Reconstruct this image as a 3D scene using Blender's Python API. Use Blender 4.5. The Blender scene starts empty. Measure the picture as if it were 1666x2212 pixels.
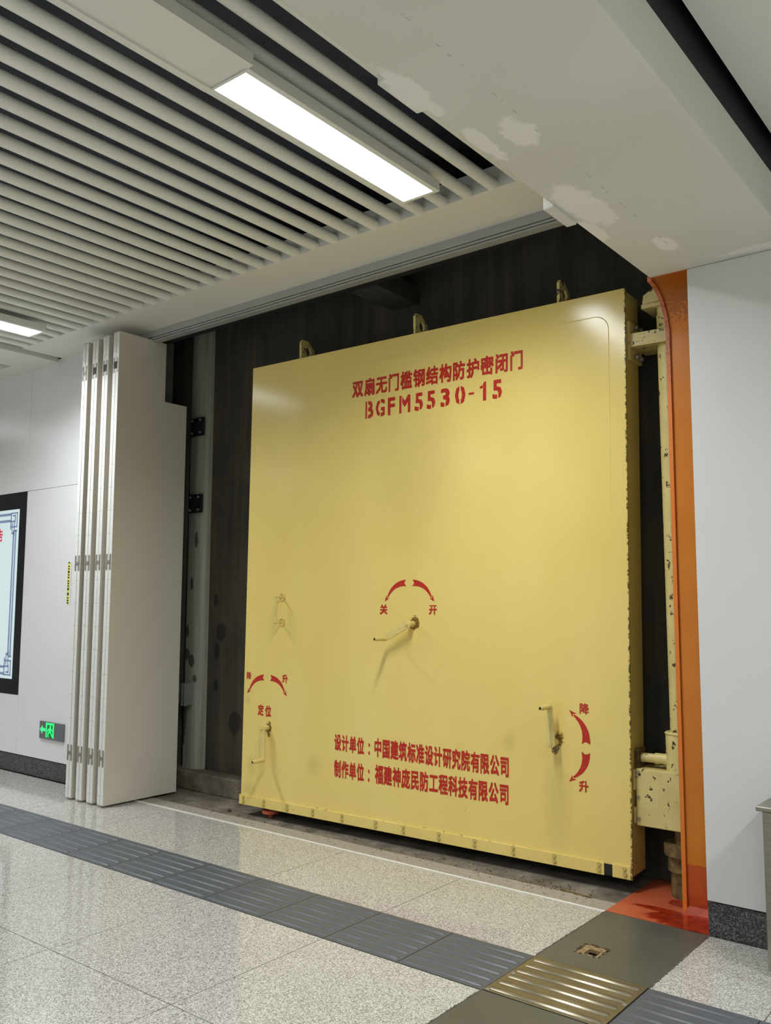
import bpy, bmesh, math, random
from mathutils import Vector, Matrix
random.seed(7)
R = math.radians
PI = math.pi
scene = bpy.context.scene
col = scene.collection

# ------------------------------------------------------------------ camera
H0 = 1.432
cam_d = bpy.data.cameras.new('camera')
cam = bpy.data.objects.new('camera', cam_d)
col.objects.link(cam)
yaw, pitch, roll = R(38.57078), R(5.94722), R(-0.23134)
fwd = Vector((-math.sin(yaw) * math.cos(pitch), math.cos(yaw) * math.cos(pitch), math.sin(pitch)))
rgt = Vector((math.cos(yaw), math.sin(yaw), 0))
dwn = fwd.cross(rgt)
r2 = rgt * math.cos(roll) + dwn * math.sin(roll)
d2 = -rgt * math.sin(roll) + dwn * math.cos(roll)
m3 = Matrix((r2, -d2, -fwd)).transposed()
cam.matrix_world = Matrix.Translation((0, 0, H0)) @ m3.to_4x4()
cam_d.sensor_fit = 'HORIZONTAL'
cam_d.sensor_width = 36
cam_d.lens = 1890.2 / 1666 * 36
cam_d.clip_start = 0.05
cam_d.clip_end = 100
scene.camera = cam

# ------------------------------------------------------------------ world, exposure
world = bpy.data.worlds.new('world')
scene.world = world
world.use_nodes = True
world.node_tree.nodes['Background'].inputs[0].default_value = (0.55, 0.6, 0.65, 1)
world.node_tree.nodes['Background'].inputs[1].default_value = 0.02
vs = scene.view_settings
vs.view_transform = 'Standard'
vs.look = 'None'
vs.gamma = 1
vs.use_curve_mapping = False
vs.exposure = 0.73
LAMP_W = 27.0                   # watts of each ceiling lamp
scene.cycles.max_bounces = 8
scene.cycles.diffuse_bounces = 5
scene.cycles.glossy_bounces = 4
scene.cycles.sample_clamp_indirect = 6
scene.cycles.use_denoising = True
scene.cycles.caustics_reflective = False
scene.cycles.caustics_refractive = False


# ------------------------------------------------------------------ materials
def lin(r, g, b):
    f = lambda c: (c / 255 / 12.92) if c / 255 <= 0.04045 else ((c / 255 + 0.055) / 1.055) ** 2.4
    return (f(r), f(g), f(b), 1)


class NT:
    def __init__(s, name):
        s.m = bpy.data.materials.new(name)
        s.m.use_nodes = True
        s.t = s.m.node_tree
        s.b = s.t.nodes['Principled BSDF']

    def n(s, typ, **kw):
        nd = s.t.nodes.new(typ)
        for k, v in kw.items():
            setattr(nd, k, v)
        return nd

    def l(s, a, b):
        s.t.links.new(a, b)

    def set(s, name, v):
        if name in s.b.inputs:
            s.b.inputs[name].default_value = v

    def coord(s):
        if not hasattr(s, '_c'):
            s._c = s.n('ShaderNodeTexCoord').outputs['Object']
        return s._c

    def world(s):
        if not hasattr(s, '_w'):
            s._w = s.n('ShaderNodeNewGeometry').outputs['Position']
        return s._w

    def mapped(s, vec, scale=(1, 1, 1), loc=(0, 0, 0)):
        mp = s.n('ShaderNodeMapping')
        mp.inputs['Scale'].default_value = scale
        mp.inputs['Location'].default_value = loc
        s.l(vec, mp.inputs[0])
        return mp.outputs[0]

    def noise(s, vec, scale, detail=3, rough=0.55):
        nd = s.n('ShaderNodeTexNoise')
        nd.inputs['Scale'].default_value = scale
        nd.inputs['Detail'].default_value = detail
        nd.inputs['Roughness'].default_value = rough
        s.l(vec, nd.inputs['Vector'])
        return nd.outputs[0]

    def voro(s, vec, scale, out='Color'):
        nd = s.n('ShaderNodeTexVoronoi')
        nd.inputs['Scale'].default_value = scale
        s.l(vec, nd.inputs['Vector'])
        return nd.outputs[out]

    def ramp(s, fac, stops, interp='LINEAR'):
        nd = s.n('ShaderNodeValToRGB')
        cr = nd.color_ramp
        cr.interpolation = interp
        while len(cr.elements) < len(stops):
            cr.elements.new(0.5)
        for e, (p, c) in zip(cr.elements, stops):
            e.position = p
            e.color = c if len(c) == 4 else (*c, 1)
        s.l(fac, nd.inputs[0])
        return nd.outputs[0]

    def mixc(s, fac, a, b, mode='MIX'):
        nd = s.n('ShaderNodeMix', data_type='RGBA', blend_type=mode)
        for i, v in ((0, fac), (6, a), (7, b)):
            if hasattr(v, 'is_linked') or hasattr(v, 'links'):
                s.l(v, nd.inputs[i])
            else:
                nd.inputs[i].default_value = v
        return nd.outputs[2]

    def math(s, op, a, b=None, c=None, clamp=False):
        nd = s.n('ShaderNodeMath', operation=op)
        nd.use_clamp = clamp
        for i, v in enumerate((a, b, c)):
            if v is None:
                continue
            if hasattr(v, 'links'):
                s.l(v, nd.inputs[i])
            else:
                nd.inputs[i].default_value = v
        return nd.outputs[0]

    def blob(s, vec, c, r, amp=0.6, ns=30.0, soft=0.25):
        """1 inside an irregular ellipsoid centred at c with radii r"""
        sc = tuple(1 / q for q in r)
        mp = s.mapped(vec, sc, tuple(-a * b for a, b in zip(c, sc)))
        ln = s.n('ShaderNodeVectorMath', operation='LENGTH')
        s.l(mp, ln.inputs[0])
        nz = s.noise(vec, ns, 4, 0.65)
        d = s.math('MULTIPLY_ADD', nz, amp * 2, ln.outputs['Value'])
        d = s.math('SUBTRACT', d, amp)
        mr = s.n('ShaderNodeMapRange')
        mr.inputs['From Min'].default_value = 1 - soft
        mr.inputs['From Max'].default_value = 1 + soft
        mr.inputs['To Min'].default_value = 1
        mr.inputs['To Max'].default_value = 0
        s.l(d, mr.inputs[0])
        return mr.outputs[0]

    def blobs(s, vec, lst, **kw):
        o = None
        for c, r in lst:
            b = s.blob(vec, c, r, **kw)
            o = b if o is None else s.math('MAXIMUM', o, b)
        return o

    def bump(s, h, strength=0.2, dist=0.01):
        nd = s.n('ShaderNodeBump')
        nd.inputs['Strength'].default_value = strength
        nd.inputs['Distance'].default_value = dist
        s.l(h, nd.inputs['Height'])
        s.l(nd.outputs[0], s.b.inputs['Normal'])


def simple(name, c, rough=0.5, metal=0.0, var=0.06, ns=6.0, bump=0.0, bs=120.0, spec=0.5):
    t = NT(name)
    nz = t.noise(t.coord(), ns, 4)
    a = tuple(min(1, v * (1 + var)) for v in c[:3])
    b = tuple(v * (1 - var) for v in c[:3])
    t.l(t.ramp(nz, [(0.3, b), (0.7, a)]), t.b.inputs['Base Color'])
    t.set('Roughness', rough)
    t.set('Metallic', metal)
    t.set('Specular IOR Level', spec)
    if bump:
        t.bump(t.noise(t.coord(), bs, 3), bump, 0.002)
    return t.m


M = {}


def granite(name, stops, scale, rough, rv=0.03):
    t = NT(name)
    w = t.world()
    v1 = t.voro(w, scale)
    sep = t.n('ShaderNodeSeparateColor')
    t.l(v1, sep.inputs[0])
    nz = t.noise(w, scale * 0.8, 2, 0.7)
    f = t.math('MULTIPLY_ADD', sep.outputs[0], 0.62, t.math('MULTIPLY', nz, 0.38))
    big = t.noise(w, 1.7, 2)
    f = t.math('ADD', f, t.math('MULTIPLY_ADD', big, 0.10, -0.05))
    t.l(t.ramp(f, stops), t.b.inputs['Base Color'])
    t.set('Roughness', rough)
    t.set('Specular IOR Level', 0.6)
    return t.m


M['granite'] = granite('polished_granite', [(0.12, lin(98, 97, 94)), (0.33, lin(150, 147, 141)), (0.55, lin(181, 178, 171)), (0.82, lin(216, 214, 208))], 250, 0.09)
M['granite_dark'] = granite('dark_granite', [(0.15, lin(20, 22, 24)), (0.5, lin(48, 50, 50)), (0.85, lin(120, 121, 119))], 190, 0.35)
M['subfloor'] = simple('subfloor', lin(60, 57, 52), 0.8)
M['grout'] = simple('grout', lin(52, 49, 45), 0.8)
M['tactile'] = simple('tactile_grey', lin(82, 86, 91), 0.42, var=0.07, ns=9, bump=0.15, bs=300)
M['enamel'] = simple('white_enamel', lin(226, 226, 226), 0.28, var=0.015, ns=2)
M['enamel_r'] = simple('white_enamel_matte', lin(210, 211, 210), 0.42, var=0.015, ns=2)
M['tube'] = simple('tube_white', lin(230, 232, 226), 0.55, var=0.02, ns=3, bump=0.08, bs=500)
M['band'] = simple('ceiling_board', lin(228, 227, 220), 0.5, var=0.02, ns=2)
M['alu'] = simple('painted_aluminium', lin(172, 174, 172), 0.4, metal=0.2, var=0.03)
M['metal_strip'] = simple('metal_strip', lin(232, 230, 222), 0.35, metal=0.0, var=0.05)
M['void'] = simple('void_black', lin(72, 78, 90), 0.9, var=0.2)
M['blackpaint'] = simple('black_paint', lin(26, 28, 30), 0.75, var=0.2, ns=12)
M['folding'] = simple('folding_panel_white', lin(210, 204, 192), 0.42, var=0.015, ns=1.5, bump=0.03, bs=400)
M['edge_alu'] = simple('panel_edge', lin(232, 232, 228), 0.3, metal=0.15, var=0.02)
M['seam'] = simple('seam_dark', lin(120, 120, 116), 0.6)
M['hinge'] = simple('hinge_metal', lin(146, 142, 134), 0.38, metal=0.35, var=0.15, ns=60)
M['hinge_dark'] = simple('hinge_dark', lin(46, 44, 40), 0.6, metal=0.3)
M['steel'] = NT('stainless').m
t = NT('stainless_steel')
w = t.world()
br = t.noise(t.mapped(w, (2, 2, 160)), 6, 3)
t.l(t.ramp(br, [(0.3, lin(140, 134, 122)), (0.7, lin(176, 170, 158))]), t.b.inputs['Base Color'])
t.set('Metallic', 0.9)
t.set('Roughness', 0.32)
M['steel'] = t.m
t = NT('tread_steel')
ch = t.n('ShaderNodeTexChecker')
ch.inputs['Scale'].default_value = 260
t.l(t.mapped(t.world(), (1, 1.7, 0)), ch.inputs['Vector'])
nz = t.noise(t.world(), 8, 3)
t.l(t.mixc(nz, lin(132, 124, 104), lin(166, 157, 136)), t.b.inputs['Base Color'])
t.set('Metallic', 0.85)
t.set('Roughness', 0.30)
t.bump(ch.outputs['Fac'], 0.35, 0.0015)
M['tread'] = t.m
M['rubber'] = simple('black_rubber', lin(28, 27, 25), 0.7)
M['red'] = NT('red_paint').m
t = NT('red_stencil_paint')
nz = t.noise(t.coord(), 45, 4, 0.6)
t.l(t.ramp(nz, [(0.3, lin(176, 24, 12)), (0.62, lin(188, 42, 22)), (0.8, lin(200, 88, 48))]), t.b.inputs['Base Color'])
t.set('Roughness', 0.4)
M['red'] = t.m

# plaster lintel with filler patches
t = NT('lintel_plaster')
w = t.world()
base = t.ramp(t.noise(w, 1.3, 3), [(0.3, lin(212, 209, 199)), (0.7, lin(217, 218, 210))])
patch = t.blobs(w, [((-1.46, 3.08, 3), (.075, .22, .3)), ((-1.55, 3.33, 3), (.05, .12, .3)), ((-1.345, 3.64, 3), (.04, .09, .3)),
                    ((-1.385, 2.45, 3), (.055, .10, .3)), ((-1.52, 2.44, 3), (.035, .12, .3)), ((-1.54, 2.05, 3), (.05, .16, .3)),
                    ((-1.0, 3.93, 3), (.2, .035, .3))], amp=0.75, ns=11, soft=0.12)
c = t.mixc(patch, base, lin(236, 233, 227))
sx = t.n('ShaderNodeSeparateXYZ')
t.l(w, sx.inputs[0])
lnm = t.math('LESS_THAN', t.math('ABSOLUTE', t.math('ADD', sx.outputs[0], 1.336)), 0.0028)
lnm = t.math('MULTIPLY', lnm, t.math('GREATER_THAN', t.noise(w, 28, 2), 0.58))
c = t.mixc(t.math('MULTIPLY', lnm, 0.35), c, lin(130, 118, 104))
t.l(c, t.b.inputs['Base Color'])
t.set('Roughness', 0.85)
t.bump(t.noise(w, 60, 3), 0.12, 0.003)
M['plaster'] = t.m

# blast door yellow
def chips(t, vec, base, dark, thr=0.66, ns=26):
    n1 = t.noise(vec, ns, 5, 0.7)
    m = t.math('GREATER_THAN', n1, thr)
    return t.mixc(m, base, dark), m

LEAF_U = {'c1': (-1.339, 1.308), 'c2': (-2.517, .595), 'c3': (-.404, .708)}
t = NT('yellow_door_paint')
c0 = t.coord()
base = t.ramp(t.noise(t.mapped(c0, (1, 1, .5)), 1.6, 4), [(0.3, lin(226, 200, 112)), (0.7, lin(233, 209, 126))])
low = t.n('ShaderNodeSeparateXYZ')
t.l(c0, low.inputs[0])
# grime: more specks towards the bottom of the leaf, where hands and feet reach
spk = t.noise(c0, 38, 4, 0.6)
thr = t.n('ShaderNodeMapRange')
for k, v in (('From Min', 0.0), ('From Max', 1.6), ('To Min', 0.675), ('To Max', 0.79)):
    thr.inputs[k].default_value = v
t.l(low.outputs[2], thr.inputs[0])
spots = t.math('GREATER_THAN', spk, thr.outputs[0])
base = t.mixc(t.math('MULTIPLY', spots, 0.45), base, lin(128, 112, 58))
smudge = t.blobs(c0, [((-.68, 0, .68), (.03, .3, .045)), ((-2.1, 0, .40), (.05, .3, .05)), ((-2.66, 0, .33), (.03, .3, .06)), ((-2.68, 0, .17), (.05, .3, .04)), ((-2.70, 0, .76), (.02, .3, .03)), ((-.40, 0, .42), (.06, .3, .22)), ((-1.3, 0, 2.2), (.25, .3, .35))], amp=0.6, ns=8, soft=0.7)
base = t.mixc(t.math('MULTIPLY', smudge, 0.22), base, lin(150, 132, 80))
rust = t.blobs(c0, [((-1.312, 0, 1.312), (.030, .3, .040)), ((-2.500, 0, .595), (.024, .3, .036)), ((-2.498, 0, .553), (.012, .3, .022)), ((-.385, 0, .715), (.030, .3, .036)), ((-.405, 0, .670), (.024, .3, .030))], amp=1.1, ns=48, soft=0.10)
rc = t.ramp(t.noise(c0, 70, 3), [(0.35, lin(40, 26, 10)), (0.5, lin(98, 66, 20)), (0.68, lin(176, 136, 50))])
base = t.mixc(t.math('MULTIPLY', rust, 0.92), base, rc)
scr = t.noise(t.mapped(c0, (60, 1, 3.5)), 2.3, 2)
scm = t.math('GREATER_THAN', scr, 0.80)
base = t.mixc(t.math('MULTIPLY', scm, 0.25), base, lin(176, 150, 80))
ue = t.math('ABSOLUTE', t.math('MULTIPLY_ADD', low.outputs[2], -0.012, low.outputs[0]))
edge = t.math('LESS_THAN', ue, 0.0055)
edge = t.math('MULTIPLY', edge, t.math('LESS_THAN', low.outputs[1], 0.014))
edge = t.math('MULTIPLY', edge, t.math('GREATER_THAN', t.noise(c0, 30, 5, 0.75), 0.50))
base = t.mixc(t.math('MULTIPLY', edge, 0.85), base, lin(58, 46, 26))
seamz = t.math('LESS_THAN', t.math('ABSOLUTE', t.math('SUBTRACT', low.outputs[2], 0.133)), 0.004)
seamz = t.math('MULTIPLY', seamz, t.math('GREATER_THAN', t.noise(c0, 22, 5, 0.7), 0.60))
base = t.mixc(t.math('MULTIPLY', seamz, 0.7), base, lin(84, 68, 34))
t.l(base, t.b.inputs['Base Color'])
t.set('Roughness', 0.17)
t.set('Specular IOR Level', 0.5)
bn = t.math('MULTIPLY_ADD', t.noise(c0, 7, 3), 1.0, t.math('MULTIPLY', t.noise(c0, 160, 2), 0.05))
t.bump(bn, 0.05, 0.012)
M['yellow'] = t.m

t = NT('yellow_chipped_paint')
c0 = t.coord()
base = t.ramp(t.noise(c0, 6, 3), [(0.3, lin(204, 186, 118)), (0.7, lin(222, 205, 136))])
n1 = t.noise(c0, 24, 5, 0.72)
base = t.mixc(t.math('GREATER_THAN', n1, 0.605), base, lin(56, 42, 22))
t.l(base, t.b.inputs['Base Color'])
t.set('Roughness', 0.45)
t.bump(n1, 0.2, 0.004)
M['cream'] = t.m
M['rusty'] = simple('rusty_iron', lin(104, 84, 48), 0.8, var=0.6, ns=30, bump=0.5, bs=60)
M['crankpaint'] = simple('crank_paint', lin(216, 196, 120), 0.38, var=0.06, ns=30)

# concrete
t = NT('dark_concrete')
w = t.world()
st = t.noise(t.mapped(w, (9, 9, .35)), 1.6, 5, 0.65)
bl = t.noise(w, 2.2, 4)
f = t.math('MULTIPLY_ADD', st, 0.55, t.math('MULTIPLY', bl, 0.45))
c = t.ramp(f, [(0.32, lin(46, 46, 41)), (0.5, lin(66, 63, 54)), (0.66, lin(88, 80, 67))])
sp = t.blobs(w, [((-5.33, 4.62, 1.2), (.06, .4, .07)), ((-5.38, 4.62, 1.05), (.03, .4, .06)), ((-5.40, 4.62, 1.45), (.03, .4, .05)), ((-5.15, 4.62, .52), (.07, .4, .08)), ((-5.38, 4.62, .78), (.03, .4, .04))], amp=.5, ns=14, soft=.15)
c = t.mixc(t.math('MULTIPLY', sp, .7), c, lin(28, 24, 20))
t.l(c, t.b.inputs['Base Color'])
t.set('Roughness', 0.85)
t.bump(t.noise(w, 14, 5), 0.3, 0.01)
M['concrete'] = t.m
t = NT('pier_concrete')
w = t.world()
st = t.noise(t.mapped(w, (14, 14, .5)), 1.3, 5, 0.65)
c = t.ramp(st, [(0.3, lin(132, 132, 120)), (0.7, lin(182, 181, 168))])
sp = t.blobs(w, [((-5.66, 4.5, 1.02), (.04, .4, .05)), ((-5.60, 4.5, .97), (.035, .4, .05)), ((-5.67, 4.5, 1.20), (.03, .4, .05)), ((-5.62, 4.5, 1.58), (.022, .4, .05)), ((-5.58, 4.5, 1.93), (.02, .4, .06)), ((-5.56, 4.5, .83), (.02, .4, .03)), ((-5.69, 4.5, .50), (.04, .4, .2))], amp=.65, ns=26, soft=.12)
c = t.mixc(t.math('MULTIPLY', sp, .8), c, lin(50, 42, 34))
t.l(c, t.b.inputs['Base Color'])
t.set('Roughness', 0.8)
M['pier'] = t.m
t = NT('niche_floor_concrete')
w = t.world()
n1 = t.noise(w, 5, 6, 0.7)
c = t.ramp(n1, [(0.3, lin(70, 62, 52)), (0.5, lin(112, 103, 90)), (0.7, lin(150, 141, 127))])
t.l(c, t.b.inputs['Base Color'])
t.set('Roughness', 0.85)
t.bump(t.noise(w, 60, 4), 0.4, 0.006)
M['dirtfloor'] = t.m
t = NT('screed_concrete')
w = t.world()
c = t.ramp(t.noise(w, 40, 5, 0.7), [(0.3, lin(138, 130, 118)), (0.7, lin(176, 168, 155))])
t.l(c, t.b.inputs['Base Color'])
t.set('Roughness', 0.6)
M['screed'] = t.m

# orange frame paint, red-primed near the floor
t = NT('orange_frame_paint')
w = t.world()
sx = t.n('ShaderNodeSeparateXYZ')
t.l(w, sx.inputs[0])
z = t.math('MULTIPLY_ADD', t.noise(w, 9, 3), 0.03, sx.outputs[2])
org = t.ramp(t.noise(w, 4, 3), [(0.3, lin(208, 118, 22)), (0.7, lin(214, 128, 32))])
lowc = t.ramp(t.noise(w, 14, 4), [(0.3, lin(136, 34, 16)), (0.7, lin(196, 82, 36))])
top = t.math('GREATER_THAN', t.math('MULTIPLY_ADD', t.noise(w, 60, 4, .7), 0.5, t.math('MULTIPLY', sx.outputs[2], 1.0)), 3.12)
mlow = t.math('LESS_THAN', z, 0.235)
c = t.mixc(mlow, org, lin(194, 84, 28))
mlow2 = t.n('ShaderNodeMapRange')
for k, v in (('From Min', 0.03), ('From Max', 0.11), ('To Min', 1), ('To Max', 0)):
    mlow2.inputs[k].default_value = v
t.l(z, mlow2.inputs[0])
c = t.mixc(mlow2.outputs[0], c, lowc)
c = t.mixc(t.math('MULTIPLY', top, 0.5), c, lin(120, 52, 24))
t.l(c, t.b.inputs['Base Color'])
t.set('Roughness', 0.3)
M['orange'] = t.m
t = NT('frame_edge_primer')
w = t.world()
sx = t.n('ShaderNodeSeparateXYZ')
t.l(w, sx.inputs[0])
ch = t.ramp(t.noise(w, 60, 5, .7), [(0.35, lin(120, 62, 44)), (0.5, lin(196, 112, 76))])
org = lin(226, 124, 40)
mr = t.n('ShaderNodeMapRange')
for k, v in (('From Min', 2.45), ('From Max', 2.7)):
    mr.inputs[k].default_value = v
t.l(sx.outputs[2], mr.inputs[0])
t.l(t.mixc(mr.outputs[0], org, ch), t.b.inputs['Base Color'])
t.set('Roughness', 0.45)
M['orange_edge'] = t.m
t = NT('sill_paint')
w = t.world()
base = t.ramp(t.noise(w, 7, 4), [(0.3, lin(178, 82, 50)), (0.7, lin(192, 98, 66))])
wet = t.blobs(w, [((-1.52, 4.08, 0), (.16, .09, .2)), ((-1.42, 4.06, 0), (.12, .16, .2)), ((-1.66, 4.16, 0), (.12, .03, .2)), ((-1.56, 4.3, 0), (.1, .06, .2))], amp=.55, ns=13, soft=.1)
wc = t.ramp(t.noise(w, 22, 4), [(0.3, lin(110, 22, 12)), (0.7, lin(168, 44, 20))])
t.l(t.mixc(t.math('MULTIPLY', wet, .92), base, wc), t.b.inputs['Base Color'])
rr = t.mixc(wet, (.38, .38, .38, 1), (.16, .16, .16, 1))
t.l(rr, t.b.inputs['Roughness'])
M['sill'] = t.m
t = NT('grey_epoxy_screed')
w = t.world()
c = t.ramp(t.noise(w, 3, 3), [(0.3, lin(76, 77, 70)), (0.7, lin(88, 88, 80))])
sp = t.math('GREATER_THAN', t.noise(w, 55, 2), 0.78)
c = t.mixc(t.math('MULTIPLY', sp, .6), c, lin(170, 160, 140))
t.l(c, t.b.inputs['Base Color'])
t.set('Roughness', 0.34)
t.bump(t.noise(w, 30, 3), 0.1, 0.004)
M['epoxy'] = t.m


def emis(name, c, s):
    m = bpy.data.materials.new(name)
    m.use_nodes = True
    b = m.node_tree.nodes['Principled BSDF']
    b.inputs['Base Color'].default_value = c
    b.inputs['Emission Color'].default_value = c
    b.inputs['Emission Strength'].default_value = s
    b.inputs['Roughness'].default_value = 0.4
    return m


M['lamp'] = emis('lamp_diffuser', (0.93, 0.985, 1.0, 1), 7.0)
M['green'] = emis('green_glow', (0.03, 0.95, 0.2, 1), 0.6)
M['green_dark'] = emis('green_dark', (0.01, 0.16, 0.03, 1), 0.2)
M['display'] = emis('screen_backlight', lin(196, 212, 214), 0.30)
M['fret'] = emis('screen_fret', lin(112, 130, 158), 0.26)
M['screenred'] = emis('screen_red', lin(190, 24, 40), 0.3)
M['blackglass'] = simple('black_glass', lin(16, 19, 22), 0.12, var=0.05)
M['signgrey'] = simple('sign_grey', lin(112, 115, 120), 0.35, metal=0.2)
M['tapeyellow'] = simple('tape_yellow', lin(232, 224, 60), 0.5)
M['tapeblack'] = simple('tape_black', lin(24, 24, 22), 0.5)
M['lightgrey'] = simple('zigzag_grey', lin(178, 178, 182), 0.5)
M['greysteel'] = simple('grey_bracket', lin(132, 138, 134), 0.5, metal=0.2, var=0.15, ns=14)
M['darkplate'] = simple('dark_plate', lin(46, 52, 56), 0.38, metal=0.4, var=0.25, ns=20)


# ------------------------------------------------------------------ mesh helpers
class MB:
    def __init__(s):
        s.v, s.f, s.sm = [], [], []

    def add(s, vs_, fs, smooth=False):
        o = len(s.v)
        s.v += [tuple(p) for p in vs_]
        for f in fs:
            s.f.append(tuple(i + o for i in f))
            s.sm.append(smooth)
        return s

    def box(s, x0, x1, y0, y1, z0, z1, top=(0, 0)):
        tx, ty = top
        return s.add([(x0, y0, z0), (x1, y0, z0), (x1, y1, z0), (x0, y1, z0), (x0 + tx, y0 + ty, z1), (x1 + tx, y0 + ty, z1), (x1 + tx, y1 + ty, z1), (x0 + tx, y1 + ty, z1)],
                     [(0, 3, 2, 1), (4, 5, 6, 7), (0, 1, 5, 4), (1, 2, 6, 5), (2, 3, 7, 6), (3, 0, 4, 7)])

    def cyl(s, p0, p1, r0, r1=None, n=16, caps=True):
        r1 = r0 if r1 is None else r1
        p0, p1 = Vector(p0), Vector(p1)
        d = (p1 - p0).normalized()
        a = d.orthogonal().normalized()
        b = d.cross(a)
        vs_ = []
        for p, r in ((p0, r0), (p1, r1)):
            for k in range(n):
                t_ = 2 * PI * k / n
                vs_.append(p + a * (r * math.cos(t_)) + b * (r * math.sin(t_)))
        s.add(vs_, [(k, (k + 1) % n, n + (k + 1) % n, n + k) for k in range(n)], True)
        if caps:
            s.add(vs_[:n], [tuple(range(n))[::-1]])
            s.add(vs_[n:], [tuple(range(n))])
        return s

    def sph(s, c, r, n=10, flat=1.0, axis=1):
        m = n // 2
        vs_, fs = [], []
        for i in range(m + 1):
            ph = PI * i / m
            for j in range(n):
                th = 2 * PI * j / n
                q = [r * math.sin(ph) * math.cos(th), r * math.sin(ph) * math.sin(th), r * math.cos(ph)]
                q[axis] *= flat
                vs_.append((c[0] + q[0], c[1] + q[1], c[2] + q[2]))
        for i in range(m):
            for j in range(n):
                fs.append((i * n + j, (i + 1) * n + j, (i + 1) * n + (j + 1) % n, i * n + (j + 1) % n))
        return s.add(vs_, fs, True)

    def prism(s, poly, a, b, axis='x', smooth=False):
        """poly in the plane normal to axis; axis x: (y,z), y: (x,z), z: (x,y)"""
        def P(q, t_):
            return {'x': (t_, q[0], q[1]), 'y': (q[0], t_, q[1]), 'z': (q[0], q[1], t_)}[axis]
        n = len(poly)
        va = [P(q, a) for q in poly]
        vb = [P(q, b) for q in poly]
        s.add(va + vb, [(k, (k + 1) % n, n + (k + 1) % n, n + k) for k in range(n)], smooth)
        s.add(va, [tuple(range(n))[::-1]])
        s.add(vb, [tuple(range(n))])
        return s

    def mesh(s, name):
        me = bpy.data.meshes.new(name)
        me.from_pydata(s.v, [], s.f)
        me.polygons.foreach_set('use_smooth', s.sm)
        bm = bmesh.new()
        bm.from_mesh(me)
        bmesh.ops.remove_doubles(bm, verts=bm.verts, dist=1e-5)
        bmesh.ops.recalc_face_normals(bm, faces=bm.faces)
        for e in bm.edges:
            if len(e.link_faces) == 2 and e.calc_face_angle(0) > 0.7:
                e.smooth = False
        bm.to_mesh(me)
        bm.free()
        return me


def tag(o, label=None, cat=None, group=None, kind=None):
    if label:
        o['label'] = label
    if cat:
        o['category'] = cat
    if group:
        o['group'] = group
    if kind:
        o['kind'] = kind
    return o


def obj(name, mb, mat, parent=None, bevel=0.0, seg=2, loc=None):
    me = mb.mesh(name) if isinstance(mb, MB) else mb
    if mat is not None and not me.materials:
        me.materials.append(M[mat])
    o = bpy.data.objects.new(name, me)
    col.objects.link(o)
    if parent:
        o.parent = parent
    if loc:
        o.location = loc
    if bevel:
        b = o.modifiers.new('bevel', 'BEVEL')
        b.width = bevel
        b.segments = seg
        b.limit_method = 'ANGLE'
        b.angle_limit = 0.6
    return o


def empty(name, loc=(0, 0, 0), rz=0.0, parent=None):
    o = bpy.data.objects.new(name, None)
    o.empty_display_size = 0.1
    o.location = loc
    o.rotation_euler = (0, 0, rz)
    col.objects.link(o)
    if parent:
        o.parent = parent
    return o


def struct(name, mb, mat, label=None, bevel=0.0):
    o = obj(name, mb, mat, None, bevel)
    tag(o, label, None, None, 'structure')
    return o


def copy_tree(o, parent=None):
    c_ = o.copy()
    col.objects.link(c_)
    c_.parent = parent
    for ch_ in list(o.children):
        copy_tree(ch_, c_)
    return c_


def B(*a, **k):
    return MB().box(*a, **k)


# glyph outlines from Blender's built-in font stack
_glyph = {}


def glyph(ch_, bold):
    key = (ch_, bold)
    if key not in _glyph:
        cu = bpy.data.curves.new('glyph', 'FONT')
        cu.body = ch_
        cu.resolution_u = 2
        ob = bpy.data.objects.new('glyph', cu)
        col.objects.link(ob)
        dg = bpy.context.evaluated_depsgraph_get()
        me = bpy.data.meshes.new_from_object(ob.evaluated_get(dg))
        vs_ = [tuple(v.co[:2]) for v in me.vertices]
        fs = [tuple(p.vertices) for p in me.polygons]
        bpy.data.objects.remove(ob)
        bpy.data.curves.remove(cu)
        bpy.data.meshes.remove(me)
        vv, ff = [], []        # vertices carry the copy's number, which becomes a hair of depth
        vs_ = [v[:2] for v in vs_]
        offs = [(0, 0)] if bold <= 0 else [(bold * a, bold * b) for a in (-1, 0, 1) for b in (-1, 0, 1)]
        for i_, (a, b) in enumerate(offs):
            o_ = len(vv)
            vv += [(x + a, y + b, i_) for x, y in vs_]
            ff += [tuple(i + o_ for i in f) for f in fs]
        _glyph[key] = (vv, ff)
    return _glyph[key]


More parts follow.
